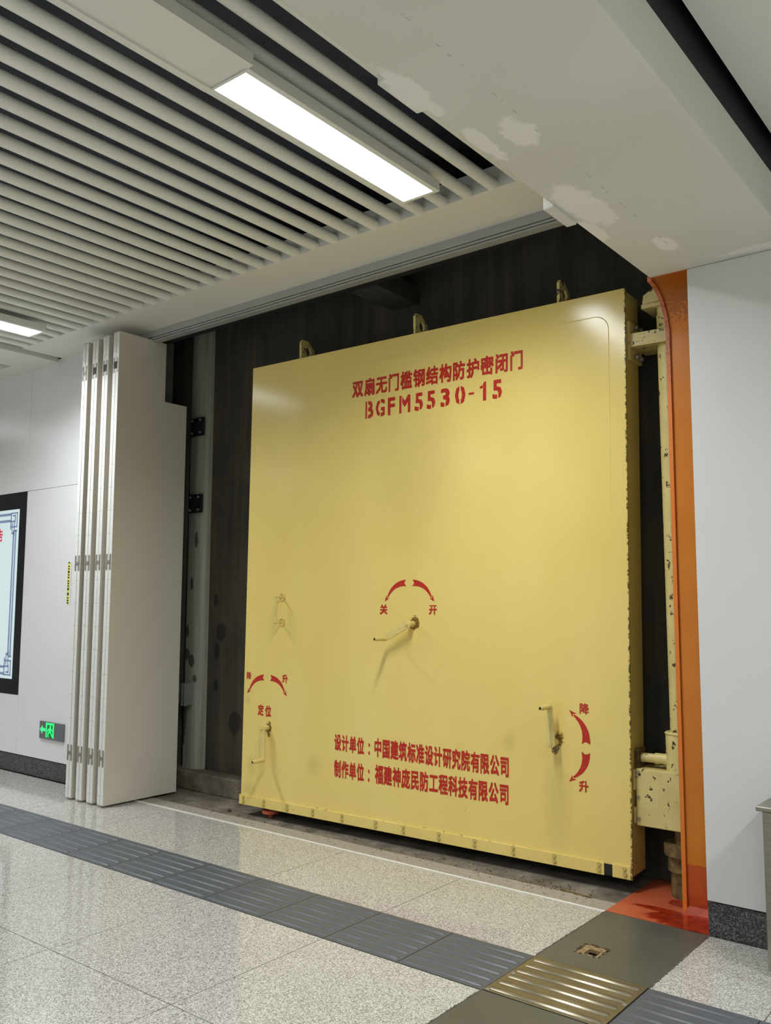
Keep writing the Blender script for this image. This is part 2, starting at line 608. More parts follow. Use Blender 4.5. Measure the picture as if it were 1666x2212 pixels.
def put_glyph(mb, ch_, x, z, w_, h_, y, bold=0.02, fit=None, gaps=(), slant=0.0):
    """a character in the box x..x+w_, z..z+h_ of the plane y; fit stretches its own outline to the box"""
    vs_, fs = glyph(ch_, bold)
    if not vs_:
        return
    if fit:
        x0 = min(v[0] for v in vs_); x1 = max(v[0] for v in vs_)
        y0 = min(v[1] for v in vs_); y1 = max(v[1] for v in vs_)
    else:
        x0, x1, y0, y1 = 0.02, 0.98, -0.10, 0.86
        xs = [v[0] for v in vs_]
        cx_ = (min(xs) + max(xs)) / 2
        x0, x1 = cx_ - 0.48, cx_ + 0.48
    bm = bmesh.new()
    bv = [bm.verts.new(((v[0] - x0) / (x1 - x0), (v[1] - y0) / (y1 - y0), v[2])) for v in vs_]
    for f in fs:
        try:
            bm.faces.new([bv[i] for i in f])
        except ValueError:
            pass
    for (a0, a1, b0, b1) in gaps:       # stencil bridges cut out of the glyph
        for co, no in (((a0, 0, 0), (1, 0, 0)), ((a1, 0, 0), (1, 0, 0)), ((0, b0, 0), (0, 1, 0)), ((0, b1, 0), (0, 1, 0))):
            bmesh.ops.bisect_plane(bm, geom=bm.verts[:] + bm.edges[:] + bm.faces[:], plane_co=co, plane_no=no, dist=1e-6)
        kill = [f for f in bm.faces if a0 < f.calc_center_median().x < a1 and b0 < f.calc_center_median().y < b1]
        bmesh.ops.delete(bm, geom=kill, context='FACES')
    bm.verts.ensure_lookup_table()
    bm.verts.index_update()
    mb.add([(x + v.co.x * w_ + slant * v.co.y * h_, y - v.co.z * .00006, z + v.co.y * h_) for v in bm.verts], [tuple(v.index for v in f.verts) for f in bm.faces])
    bm.free()


def flat_mesh(mb, name):
    me = bpy.data.meshes.new(name)
    me.from_pydata(mb.v, [], mb.f)
    return me


# ================================================================== SETTING
YW = 3.99          # corridor wall plane
ZC = 3.5           # ceiling tubes plane
XS = -1.851        # left side of the portal sill
XE = -1.37         # right side of the portal sill

floor = struct('floor', B(-14.5, 7.5, -9.6, 5.3, -0.14, -0.045), 'subfloor', 'corridor floor under granite tiles')
obj('bedding', B(-14.4, XS, -9.5, YW, -0.045, -0.012).box(XE, 7.4, -9.5, YW, -0.045, -0.012), 'grout', floor)
obj('far_granite', B(-14.4, XS, -9.5, -3.5, -0.012, 0).box(XE, 7.4, -9.5, -3.5, -0.012, 0).box(-14.4, -11.46, -3.5, 3.97, -.012, 0).box(3.85, 7.4, -3.5, 3.97, -.012, 0), 'granite', floor)
obj('grey_screed', B(XS, XE, -9.5, -3.5, -.05, .002), 'epoxy', floor)
# granite tiles
xl = [XS - 0.8 * k for k in range(0, 13)]
rows = [(2.103, 2.905), (1.303, 2.103), (0.503, 1.303), (-0.297, 0.503), (-1.097, -0.297), (-1.897, -1.097), (-2.697, -1.897), (-3.497, -2.697), (3.313, 3.972)]
G = 0.0020
mesh_cache = {}


def tile(x0, x1, y0, y1, mat='granite', name='granite_tile'):
    k = (round(x1 - x0, 4), round(y1 - y0, 4), mat)
    if k not in mesh_cache:
        me = B(G, x1 - x0 - G, G, y1 - y0 - G, -0.018, 0).mesh(name)
        me.materials.append(M[mat])
        mesh_cache[k] = me
    o = bpy.data.objects.new(name, mesh_cache[k])
    o.location = (x0, y0, 0)
    o.parent = floor
    col.objects.link(o)
    return o


for (y0, y1) in rows:
    for k in range(12):
        tile(xl[k + 1], xl[k], y0, y1)
xr = [XE, -0.96, -0.16, 0.64, 1.44, 2.24, 3.04, 3.84]
for (y0, y1) in rows:
    for a, b in zip(xr[:-1], xr[1:]):
        tile(a, b, y0, y1 if y0 < 3 else 3.985)
# tactile tiles with six raised bars
bar_me = None
mb = MB()
nb = 12
L_, W_, Hh = 0.372, 0.021, 0.0052
prof = [(-.5, 0), (-.32, .8), (0, 1), (.32, .8), (.5, 0)]
ring = []
for sx_, ex in ((-1, -1), (1, 1)):
    pass
vs_ = []
for t_ in (-1, -.955, .955, 1):
    k_ = 0.0 if abs(t_) == 1 else 1.0
    for (p, q) in prof:
        vs_.append((L_ / 2 * t_, p * W_ * (0.6 if k_ == 0 else 1), q * Hh * k_))
fs = []
for i in range(3):
    for j in range(4):
        fs.append((i * 5 + j, i * 5 + j + 1, (i + 1) * 5 + j + 1, (i + 1) * 5 + j))
mb.add(vs_, fs, True)
bar_me = mb.mesh('bar')
bar_me.materials.append(M['tactile'])
tac_me = B(G, .4 - G, G, .408 - G, -0.018, 0.0015).mesh('tactile_tile')
tac_me.materials.append(M['tactile'])
BY = [2.9365 + .0668 * k for k in range(6)]


def tactile(x0):
    o = bpy.data.objects.new('tactile_tile', tac_me)
    o.location = (x0, 2.905, 0)
    o.parent = floor
    col.objects.link(o)
    for y in BY:
        b_ = bpy.data.objects.new('bar', bar_me)
        b_.location = (0.2, y - 2.905, 0.0013)
        b_.parent = o
        col.objects.link(b_)


for k in range(1, 20):
    tactile(XS - 0.4 * k)
for k in range(9):
    tactile(XE + 0.4 * k)
obj('grout_bed', B(XS - 9.7, XS, 2.9, 3.315, -.045, -.018), 'grout', floor)

# grey screed in the portal passage, with a square socket left open
hx0, hx1, hy0, hy1 = -1.742, -1.642, 3.452, 3.566
sc_ = MB()
sc_.box(XS, hx0, 3.313, 3.985, -.05, .002).box(hx1, XE, 3.313, 3.985, -.05, .002).box(hx0, hx1, 3.313, hy0, -.05, .002).box(hx0, hx1, hy1, 3.985, -.05, .002)
obj('grey_screed', sc_, 'epoxy', floor)
obj('grey_screed', B(XS, XE, -3.5, 2.905, -.05, .002), 'epoxy', floor)
obj('plate_bed', B(XS, XE, 2.905, 3.313, -.05, -.004), 'rubber', floor)
# crumbled granite border along the screed
cr = MB()
for (ya, yb) in ((1.2, 2.905), (3.33, 3.97)):
    y = ya
    while y < yb:
        w_ = random.uniform(.001, .008)
        l_ = random.uniform(.01, .03)
        cr.prism([(XS - w_, y), (XS + .002, y - l_ * .3), (XS + .003, y + l_), (XS - w_ * .4, y + l_ * .8)], 0.0, 0.0026, 'z')
        cr.prism([(XE + w_, y), (XE - .002, y - l_ * .3), (XE - .003, y + l_), (XE + w_ * .4, y + l_ * .8)], 0.0, 0.0026, 'z')
        y += l_ * .9
M['edgegrey'] = simple('screed_edge_grey', lin(92, 90, 84), 0.7, var=.3, ns=40)
tag(obj('screed_edge', cr, 'edgegrey', floor), kind='stuff')
# niche floor
obj('niche_floor', B(-6.2, XS - .002, 4.0, 4.75, -.05, -.004), 'dirtfloor', floor)
obj('screed_strip', B(-5.9, XS - .003, 3.988, 4.125, -.045, -.001), 'screed', floor)

sock = empty('floor_socket', ((hx0 + hx1) / 2, (hy0 + hy1) / 2, 0))
tag(sock, 'small rusty square socket sunk open in the grey screed beside the steel tread plate', 'socket')
a_, b_ = (hx1 - hx0) / 2, (hy1 - hy0) / 2
s1 = MB()
for (x0, x1, y0, y1) in ((-a_, -a_ + .03, -b_, b_), (a_ - .016, a_, -b_, b_), (-a_ + .03, a_ - .016, -b_, -b_ + .018), (-a_ + .03, a_ - .016, b_ - .038, b_)):
    s1.box(x0, x1, y0, y1, -.016, -.001)
M['rim'] = simple('rusty_rim', lin(146, 122, 84), 0.8, var=0.55, ns=45, bump=0.4, bs=80)
obj('rusty_rim', s1, 'rim', sock)
obj('socket_bottom', B(-a_ + .03, a_ - .016, -b_ + .018, b_ - .038, -.034, -.022), 'hinge_dark', sock)
cm = MB()
for k in range(34):
    an = random.uniform(0, 2 * PI)
    q = random.uniform(.92, 1.04)
    x_, y_ = q * a_ * 1.1 * max(-1, min(1, 1.4 * math.cos(an))), q * b_ * max(-1, min(1, 1.4 * math.sin(an)))
    r_ = random.uniform(.003, .007)
    cm.prism([(x_ + r_ * math.cos(i * PI / 3 + an) * random.uniform(.6, 1.3), y_ + r_ * math.sin(i * PI / 3 + an) * random.uniform(.6, 1.3)) for i in range(6)], .0, .0045, 'z')
tag(obj('rust_crumbs', cm, 'rusty', sock), kind='stuff')

# steel tread plate
tp = empty('tread_plate', ((XS + XE) / 2, 3.108, 0))
tag(tp, 'ribbed bronze-toned steel tread plate let into the grey screed', 'floor plate')
hw = (XE - XS) / 2
obj('plate', B(-hw + .003, hw - .003, -.198, .2, -.004, .004), 'tread', tp, bevel=.001)
vs_ = []
L2 = .445
for t_ in (-1, -.96, .96, 1):
    k_ = 0.0 if abs(t_) == 1 else 1.0
    for (p, q) in prof:
        vs_.append((L2 / 2 * t_, p * .026 * (0.5 if k_ == 0 else 1), q * .0075 * k_))
rm = MB().add(vs_, fs, True).mesh('rib')
rm.materials.append(M['tread'])
for k in range(6):
    obj('rib', rm, None, tp, loc=(0, BY[k] - 3.108 + .001, .0035))
sm_ = MB().cyl((0, 0, 0), (0, 0, .0025), .009, .0075, 14).box(-.006, .006, -.001, .001, .0024, .0030).mesh('screw')
sm_.materials.append(M['hinge'])
for (x, y) in ((-1.831, 3.105), (-1.384, 3.123), (-1.582, 3.203), (-1.581, 3.003), (-1.833, 2.922)):
    obj('screw', sm_, None, tp, loc=(x - (XS + XE) / 2, y - 3.108, .004))

# trims on the floor
struct('trim_1', B(-5.62, XS, 3.972, 3.987, -.02, .0035), 'metal_strip', 'thin pale metal strip along the floor in front of the yellow door')

# ---------------- walls
wl = struct('wall_left', B(-14.5, -5.95, 4.003, 4.15, 0, 4.25), 'concrete', 'white enamel panelled wall left of the folded white panels')
def wpanel(x0, x1, z0, z1, par, mat='enamel', y0=3.985, y1=4.003):
    return obj('wall_panel', B(x0 + .0015, x1 - .0015, y0, y1, z0 + .0015, z1 - .0015), mat, par, bevel=.0015)
wpanel(-7.19, -5.95, 2.392, 3.505, wl)
wpanel(-7.185, -5.95, .148, 2.392, wl)
wpanel(-8.75, -7.19, 2.392, 3.505, wl)
wpanel(-8.75, -7.185, .148, .641, wl)
wpanel(-10.3, -8.75, 2.392, 3.505, wl)
wpanel(-10.3, -8.75, .148, 2.392, wl)
wpanel(-14.4, -10.3, .148, 3.505, wl)
struct('baseboard_left', B(-14.4, -5.95, 3.989, 4.003, 0, .143), 'granite_dark', 'dark speckled granite skirting under the left wall')

wr = struct('wall_right', B(-1.36, 7.5, 4.003, 4.25, 0, 4.25), 'concrete', 'white panelled wall right of the orange frame')
obj('wall_panel', MB().box(-1.373, 0.9, 3.985, 4.003, .148, 2.998, top=(0, 0)).add([], []), 'enamel_r', wr, bevel=.002)
obj('wall_panel', B(.903, 7.4, 3.985, 4.003, .148, 2.998), 'enamel_r', wr, bevel=.002)
obj('plaster_head', B(-.9, 7.4, 3.985, 4.003, 2.9985, 4.2), 'enamel_r', wr)
struct('baseboard_right', B(-1.372, 7.4, 3.989, 4.003, 0, .143), 'granite_dark', 'dark speckled granite skirting under the right wall')
struct('wall_front', B(-14.5, 7.5, -9.75, -9.6, 0, 4.25), 'enamel_r', 'white wall on the opposite side of the corridor')
struct('wall_end', B(-14.65, -14.5, -9.75, 5.3, 0, 4.25).box(7.5, 7.65, -9.75, 5.3, 0, 4.25), 'enamel_r', 'white end walls of the corridor')
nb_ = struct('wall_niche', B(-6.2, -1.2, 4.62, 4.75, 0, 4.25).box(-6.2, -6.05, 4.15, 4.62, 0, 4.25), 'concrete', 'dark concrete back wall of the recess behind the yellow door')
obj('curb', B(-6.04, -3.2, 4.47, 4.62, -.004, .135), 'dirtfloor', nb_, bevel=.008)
pr = [(-5.485 - .24 * .5 * (1 - math.cos(PI * k / 14)), 4.62 - .07 * math.sin(PI * k / 14) ** .6) for k in range(15)]
obj('pier', MB().prism(pr, .135, 4.2, 'z', True), 'pier', nb_)
# dark plates and bracket on the pier
for (z, mt) in ((2.855, 'darkplate'), (2.225, 'darkplate')):
    e = empty('bolted_plate', (-5.578, 4.548, z))
    tag(e, 'dark square bolted steel plate on the pale pier, ' + ('upper of the two' if z > 2.5 else 'lower of the two'), 'plate')
    obj('plate', B(-.085, .075, -.02, .0, -.075, .075), mt, e, bevel=.004)
    for sx_ in (-.055, .045):
        for sz in (-.052, .052):
            obj('bolt', MB().cyl((sx_, -.034, sz), (sx_, -.019, sz), .011, n=6), 'hinge', e)
e = empty('clamp_bracket', (-5.61, 4.54, .715))
tag(e, 'grey steel clamp bracket holding a bar low on the pale pier', 'bracket')
obj('bar', B(-.30, .0, -.05, -.015, -.05, .05), 'greysteel', e, bevel=.003)
obj('clamp', B(.0, .015, -.075, .005, -.09, .085).box(.03, .045, -.075, .005, -.09, .085), 'greysteel', e, bevel=.002)
for sz in (-.065, .065):
    obj('bolt', MB().cyl((-.06, -.045, sz), (.06, -.045, sz), .008, n=8).cyl((-.075, -.045, sz), (-.055, -.045, sz), .014, n=6), 'hinge', e)
e = empty('steel_hanger', (-5.93, 4.5, 3.0))
tag(e, 'pale grey steel hanger frame hung in the recess behind the folded panels', 'hanger')
obj('upright', B(-.02, .045, 0, .01, -.1, .56).box(.035, .045, -.06, 0, -.1, .56), 'greysteel', e)
obj('cross_bar', B(-.30, .045, -.06, .01, .56, .60), 'greysteel', e)

# ---------------- ceiling
ceil = struct('ceiling', B(-14.5, 7.5, -9.6, 5.3, 4.05, 4.3), 'void', 'black void above the slatted ceiling')
RT = .0308
tube_me = MB().cyl((0, -9.5, 0), (0, 3.612, 0), RT, n=28).mesh('ceiling_tube')
tube_me.materials.append(M['tube'])


def tube(x, y1=3.612, z=ZC + .0195):
    o = bpy.data.objects.new('ceiling_tube', tube_me)
    o.location = (x, y1 - 3.612, z)
    o.parent = ceil
    col.objects.link(o)


x = -2.186 - .012 + .1528 * 4
while x > -6.7:
    tube(x)
    x -= .1528
x = -7.42
while x > -14.2:
    tube(x, 3.80)
    x -= .1528
# flat board beside the tubes and the board at the far left
struct('trim_2', B(-6.712, -1.556, 3.613, 3.984, 3.5, 3.62), 'band', 'flat white ceiling board along the wall at the end of the tubes', .001)
struct('trim_3', MB().box(-7.22, -6.775, -9.5, 3.984, 3.478, 3.53).box(-14.4, -7.22, 3.80, 3.984, 3.478, 3.56), 'band', 'flat white ceiling board between the two fields of tubes')
e = struct('trim_4', MB().box(-5.95, -1.556, 3.984, 4.0, 3.450, 3.60).box(-5.95, -1.556, 3.996, 4.04, 3.440, 3.450).box(-5.95, -1.556, 3.984, 4.012, 3.431, 3.443).box(-5.95, -1.556, 3.996, 4.04, 3.422, 3.431).box(-5.95, -1.556, 3.984, 4.04, 3.414, 3.424), 'alu', 'grey sliding track along the ceiling edge above the yellow door')
obj('header', B(-5.96, -1.4, 4.04, 4.15, 3.44, 4.25), 'blackpaint', e)
# the black conduit stub hanging in the recess
e = struct('trim_5', MB().box(-3.62, -3.40, 4.18, 4.62, 3.44, 3.56), 'concrete', 'dark concrete corbel high in the recess')

# ---------------- lintel of the portal
lt = struct('wall_lintel', B(-1.555, -.905, -9.6, 4.35, 3.0, 3.205), 'plaster', 'patched white plaster lintel crossing the corridor', .006)
obj('black_head', B(-1.553, -.907, -9.6, 4.35, 3.205, 4.2), 'blackpaint', lt)
lump = B(-.04, .0, 0, .2, 0, .11)
for (y0, dx, z0) in ((1.945, -1.555, 2.999), (2.99, -1.555, 2.985)):
    obj('plaster_lump', MB().box(-.036, .01, 0, .205, 0, .10), 'plaster', lt, bevel=.005, loc=(dx, y0, z0))
rgd = MB()
y = 1.5
while y < 2.15:
    l_ = random.uniform(.02, .07)
    rgd.box(-.9055, -.9035, y, y + l_, 3.19 - random.uniform(0, .012), 3.212)
    y += l_ * random.uniform(.9, 1.6)
obj('ragged_paint_edge', rgd, 'blackpaint', lt)
struct('ceiling_right', B(-.868, 7.4, -9.6, 3.985, 3.3, 3.33), 'band', 'flat pale ceiling boards right of the black gap')

# ================================================================== PORTAL FRAME (orange)
pf = empty('portal_frame', (-1.46, 4.22, 0))
tag(pf, 'orange painted steel door frame standing between yellow door and right white wall', 'door frame')
ox, oy = 1.46, -4.22
YJ = 4.222
path = [(YJ, 0.0), (YJ, 2.76)]
for k in range(1, 13):
    a_ = k / 12 * PI / 2
    path.append((YJ - .235 * (1 - math.cos(a_)), 2.76 + .235 * math.sin(a_)))


def sweep(x0, x1, th, extra=0.0):
    out = [(p[0] - extra, p[1]) for p in path]
    pts_i, pts_o = [], []
    for k, (y, z) in enumerate(path):
        if k < 2:
            n_ = (1, 0)
        else:
            a_ = (k - 1) / 12 * PI / 2
            n_ = (math.cos(a_), math.sin(a_))
        pts_i.append((y - n_[0] * extra, z - n_[1] * extra))
        pts_o.append((y + n_[0] * th, z + n_[1] * th))
    mb = MB()
    n = len(path)
    vs_ = [(x0, *p) for p in pts_i] + [(x1, *p) for p in pts_i] + [(x0, *p) for p in pts_o] + [(x1, *p) for p in pts_o]
    fs_ = []
    for k in range(n - 1):
        fs_ += [(k, k + 1, n + k + 1, n + k), (2 * n + k, 3 * n + k, 3 * n + k + 1, 2 * n + k + 1), (k, 2 * n + k, 2 * n + k + 1, k + 1), (n + k, n + k + 1, 3 * n + k + 1, 3 * n + k)]
    fs_ += [(0, n, 3 * n, 2 * n), (n - 1, 3 * n - 1, 4 * n - 1, 2 * n - 1)]
    mb.add([(a + ox, b + oy, c) for a, b, c in vs_], fs_, True)
    return mb


obj('reveal_plate', sweep(-1.548, -1.36, .012), 'orange', pf)
obj('edge_bar', sweep(-1.566, -1.546, .012, .012), 'orange_edge', pf)
obj('corner_gusset', MB().prism([(YJ + oy, 3.0), (YJ + oy, 2.76), (YJ - .03 + oy, 2.87), (YJ - .09 + oy, 2.95), (YJ - .2 + oy, 2.995), (YJ - .24 + oy, 3.0)], -1.562 + ox, -1.550 + ox, 'x'), 'orange_edge', pf)
obj('weld_foot', MB().prism([(YJ - .035 + oy, .004), (YJ + oy, .004), (YJ + oy, .03)], -1.548 + ox, -1.372 + ox, 'x'), 'orange', pf)
obj('sill_plate', B(XS + ox, -1.372 + ox, 3.987 + oy, 4.60 + oy, -.03, .004), 'sill', pf)
struct('wall_jamb', B(-1.50, -1.36, 4.236, 4.62, 0, 4.2).box(-1.356, -1.2, 4.004, 4.236, 0, 2.99), 'concrete', 'concrete jamb behind the orange frame')

# ================================================================== YELLOW DOOR LEAF
LA = R(2.117)
leaf = empty('blast_door', (-1.85, 4.297, 0), LA)
tag(leaf, 'huge yellow steel blast door leaf with red Chinese stencil lettering', 'blast door')
ZB, ZT = .066, 3.10
WL = -2.757
SK = .012      # the leaf leans very slightly to the right


def sk(u, z):
    return u + SK * (z - ZB)


def leafbox(u0, u1, v0, v1, z0, z1):
    return MB().add([(sk(u0, z0), v0, z0), (sk(u1, z0), v0, z0), (sk(u1, z0), v1, z0), (sk(u0, z0), v1, z0), (sk(u0, z1), v0, z1), (sk(u1, z1), v0, z1), (sk(u1, z1), v1, z1), (sk(u0, z1), v1, z1)],
                    [(0, 3, 2, 1), (4, 5, 6, 7), (0, 1, 5, 4), (1, 2, 6, 5), (2, 3, 7, 6), (3, 0, 4, 7)])


fp = leafbox(WL + .004, 0, 0, .012, .12, ZT)
fp.add([], [])
obj('front_plate', leafbox(WL + .004, .002, 0, .012, .1, ZT), 'yellow', leaf, bevel=.0025)
obj('box_body', leafbox(WL + .012, -.006, .012, .205, .075, ZT - .008), 'yellow', leaf)
# edge strip at the bottom
for (u0, u1) in ((WL - .003, -1.6065), (-1.6055, -.142), (-.098, .006)):
    obj('bottom_strip', B(u0, u1, -.009, 0, .068, .131), 'yellow', leaf, bevel=.0015)
obj('rubber_seal', B(-.142, -.098, -.004, .0, .072, .125).box(WL + .01, 0, .002, .2, ZB, .075), 'rubber', leaf)
M['boltpaint'] = simple('bolt_paint', lin(188, 168, 100), 0.45, var=0.3, ns=60)
bolt_me = MB().cyl((0, 0, 0), (0, -.004, 0), .0115, n=14).cyl((0, -.004, 0), (0, -.010, 0), .008, n=6).mesh('bolt')
bolt_me.materials.append(M['boltpaint'])
for u in (-2.716, -2.527, -2.313, -2.093, -1.855, -1.59, -1.384, -1.136, -.898, -.657, -.415, -.169, -.033):
    for z in (.117, .090):
        obj('bolt', bolt_me, None, leaf, loc=(u + random.uniform(-.002, .002), -.009, z))
# rounded outline of the inner frame showing through as a low weld bead
bead = MB()
pts = [(-2.6, 2.972), (-.17, 2.972)] + [(-.17 + .08 * math.sin(a * PI / 16), 2.892 + .08 * math.cos(a * PI / 16)) for a in range(1, 9)] + [(-.09, 1.9)]
for (a_, b_) in zip(pts[:-1], pts[1:]):
    bead.cyl((sk(*a_), .0018, a_[1]), (sk(*b_), .0018, b_[1]), .0032, n=8, caps=False)
obj('weld_bead', bead, 'yellow', leaf)
# lifting lugs
for u in (-2.318, -1.365, -.389):
    lg = MB()
    n = 14
    outer = [(.02, 3.09), (.02, 3.22), (.035, 3.24), (.09, 3.24), (.155, 3.19), (.17, 3.09)]
    # plate with a round hole: ring of quads between the outline and the hole
    cy_, cz_, rh = .095, 3.17, .030
    def at_outline(a):
        d_ = (math.cos(a), math.sin(a))
        best = None
        for (p, q) in zip(outer, outer[1:] + outer[:1]):
            ex, ez = q[0] - p[0], q[1] - p[1]
            den = d_[0] * ez - d_[1] * ex
            if abs(den) < 1e-9:
                continue
            t1_ = ((p[0] - cy_) * ez - (p[1] - cz_) * ex) / den
            s1_ = ((p[0] - cy_) * d_[1] - (p[1] - cz_) * d_[0]) / den
            if t1_ > 0 and -1e-6 <= s1_ <= 1 + 1e-6:
                best = t1_ if best is None else min(best, t1_)
        return (cy_ + d_[0] * best, cz_ + d_[1] * best)
    angs = sorted([2 * PI * k / 20 for k in range(20)] + [math.atan2(q[1] - cz_, q[0] - cy_) % (2 * PI) for q in outer])
    n = len(angs)
    vs_ = []
    for xx in (u - .008, u + .008):
        for a in angs:
            q = at_outline(a)
            vs_.append((xx, q[0], q[1]))
        for a in angs:
            vs_.append((xx, cy_ + rh * math.cos(a), cz_ + rh * math.sin(a)))
    fs_ = []
    for k in range(n):
        j = (k + 1) % n
        fs_ += [(k, j, n + j, n + k), (2 * n + k, 3 * n + k, 3 * n + j, 2 * n + j), (k, 2 * n + k, 2 * n + j, j), (n + k, n + j, 3 * n + j, 3 * n + k)]
    lg.add([(a + SK * 3, b, c) for a, b, c in vs_], fs_)
    obj('lifting_lug', lg, 'cream', leaf)

# ---- lettering
YT = -.0012


def lettering(name, items, bold=.02):
    mb = MB()
    for it in items:
        ch_, u, z, w_, h_ = it[:5]
        if ch_ == '1':          # stencilled figure one: stem and flag
            q = lambda a, b: (sk(u, z) + a * w_ + SK * b * h_, YT, z + b * h_)
            mb.add([q(.46, 0), q(.92, 0), q(.92, 1), q(.58, 1), q(.46, .86)], [(0, 1, 2, 3, 4)])
            mb.add([q(.02, .78), q(.02, .66), q(.42, .68), q(.42, .84)], [(0, 1, 2, 3)])
            continue
        gaps = it[5] if len(it) > 5 else ()
        fit = it[6] if len(it) > 6 else None
        put_glyph(mb, ch_, sk(u, z) - SK * 0, z, w_, h_, YT, bold, fit, gaps, SK)
    me = flat_mesh(mb, name)
    me.materials.append(M['red'])
    return obj(name, me, None, leaf)


def line(text, u0, u1, z0, z1, h_, fill=.9):
    """characters spread evenly between u0 and u1, baseline running from z0 to z1"""
    n = len(text)
    p = (u1 - u0) / (n - 1 + fill)
    return [(c, u0 + p * i - SK * ((z0 + z1) / 2 - ZB), z0 + (z1 - z0) * i / max(1, n - 1), p * fill, h_) for i, c in enumerate(text)]


lettering('title_lettering', line('双扇无门槛钢结构防护密闭门', -1.803, -.565, 2.757, 2.757, .112, .90), .034)
bg = [('B', -1.695, [(.20, .34, -1, 2)]), ('G', -1.612, [(.44, .56, -1, .3), (.44, .56, .7, 2)]), ('F', -1.517, [(.24, .36, -1, .0)]), ('M', -1.428, [(.2, .27, -1, 2)]),
      ('5', -1.312, [(.50, .62, -1, .3), (.02, .14, .55, 2)]), ('5', -1.222, [(.50, .62, -1, .3)]), ('3', -1.122, [(.42, .54, -1, .3)]), ('0', -1.020, [(.42, .56, -1, 2)]),
      ('-', -.925, []), ('1', -.850, []), ('5', -.765, [(.50, .62, -1, .3)])]
wd = {'B': .064, 'G': .072, 'F': .056, 'M': .084, '5': .062, '3': .066, '0': .072, '-': .036, '1': .047}
items = []
for ch_, u, gp in bg:
    z_, h_ = (2.607, .112) if ch_ != '-' else (2.655, .013)
    items.append((ch_, u - SK * 2.6 + .0, z_, wd[ch_], h_, gp, True))
lettering('number_lettering', items, .03)
lettering('design_line_lettering', line('设计单位', -1.927, -1.690, .508, .503, .100, .9) + [('：', -1.680, .500, .05, .095)] + line('中国建筑标准设计研究院有限公司', -1.612, -.682, .500, .484, .112, .92), .034)
lettering('maker_line_lettering', line('制作单位', -1.928, -1.690, .343, .342, .104, .9) + [('：', -1.680, .338, .05, .10)] + line('福建神庞民防工程科技有限公司', -1.604, -.685, .342, .336, .112, .92), .034)
S0 = SK * 1.3
lettering('close_lettering', [('关', -1.572 - S0, 1.364, .058, .060)], .034)
lettering('open_lettering', [('开', -1.208 - S0, 1.366, .056, .058, [(-1, 2, .80, .84)])], .034)
S0 = SK * .85
lettering('lower_lettering', [('降', -2.719 - S0, .905, .046, .052)], .018)
lettering('raise_lettering', [('升', -2.384 - S0, .902, .050, .054)], .034)
lettering('position_lettering', [('定', -2.606 - S0 + .005, .672, .052, .072), ('位', -2.538 - S0 + .005, .669, .054, .072)], .034)
S0 = SK * .7
lettering('lower_lettering', [('降', -.264 - S0, .858, .054, .058)], .02)
lettering('raise_lettering', [('升', -.272 - S0 + .003, .463, .052, .057)], .034)


def arrow(cu, cz, a0, a1, ro=.276, ri=.236, r1=.231, head=.032):
    """swallow-tailed curved arrow from angle a0 (tail) to a1 (tip), centred on a crank"""
    mb = MB()
    n = 14
    tip = R(a1)
    sg = 1 if a1 > a0 else -1
    ah = R(a1 - sg * 8)
    A0 = R(a0)
    out, inn = [], []
    for k in range(n + 1):
        t_ = k / n
        a = A0 + (ah - A0) * t_
        wdt = (ro - ri) * (1 - t_) ** .8 + .007 * t_
        mid = (ro + ri) / 2 * (1 - t_) + r1 * t_ + .012 * math.sin(PI * t_)
        out.append((a, mid + wdt / 2))
        inn.append((a, mid - wdt / 2))
    P = lambda a, r: (sk(cu + r * math.cos(a) - SK * (cz - ZB), cz + r * math.sin(a)), YT, cz + r * math.sin(a))
    notch = (A0 + sg * R(3.2), (ro + ri) / 2)
    o_ = [P(*q) for q in out]
    i_ = [P(*q) for q in inn]
    # shift tail corners back for the swallow tail
    vs_ = o_ + i_ + [P(*notch)]
    fs_ = [(k, k + 1, n + 1 + k + 1, n + 1 + k) for k in range(1, n)]
    nn = 2 * (n + 1)
    fs_ += [(0, 1, nn), (nn, 1, n + 2), (nn, n + 2, n + 1)]
    mb.add(vs_, fs_)
    mb.add([P(tip, r1), P(ah - sg * R(1.5), r1 + head / 2 + .003), P(ah + sg * R(1.5), r1), P(ah - sg * R(1.5), r1 - head / 2 + .003)], [(0, 1, 2), (0, 2, 3)])
    me = flat_mesh(mb, 'painted_arrow')
    me.materials.append(M['red'])
    return obj('painted_arrow', me, None, leaf)


arrow(-1.355, 1.300, 95, 142)
arrow(-1.353, 1.300, 85, 38)
arrow(-2.527, .672, 96, 143)
arrow(-2.525, .672, 84, 38)
arrow(-.482, .692, 3, 49, .276, .228, .243)
arrow(-.482, .692, -6, -50, .276, .228, .243)

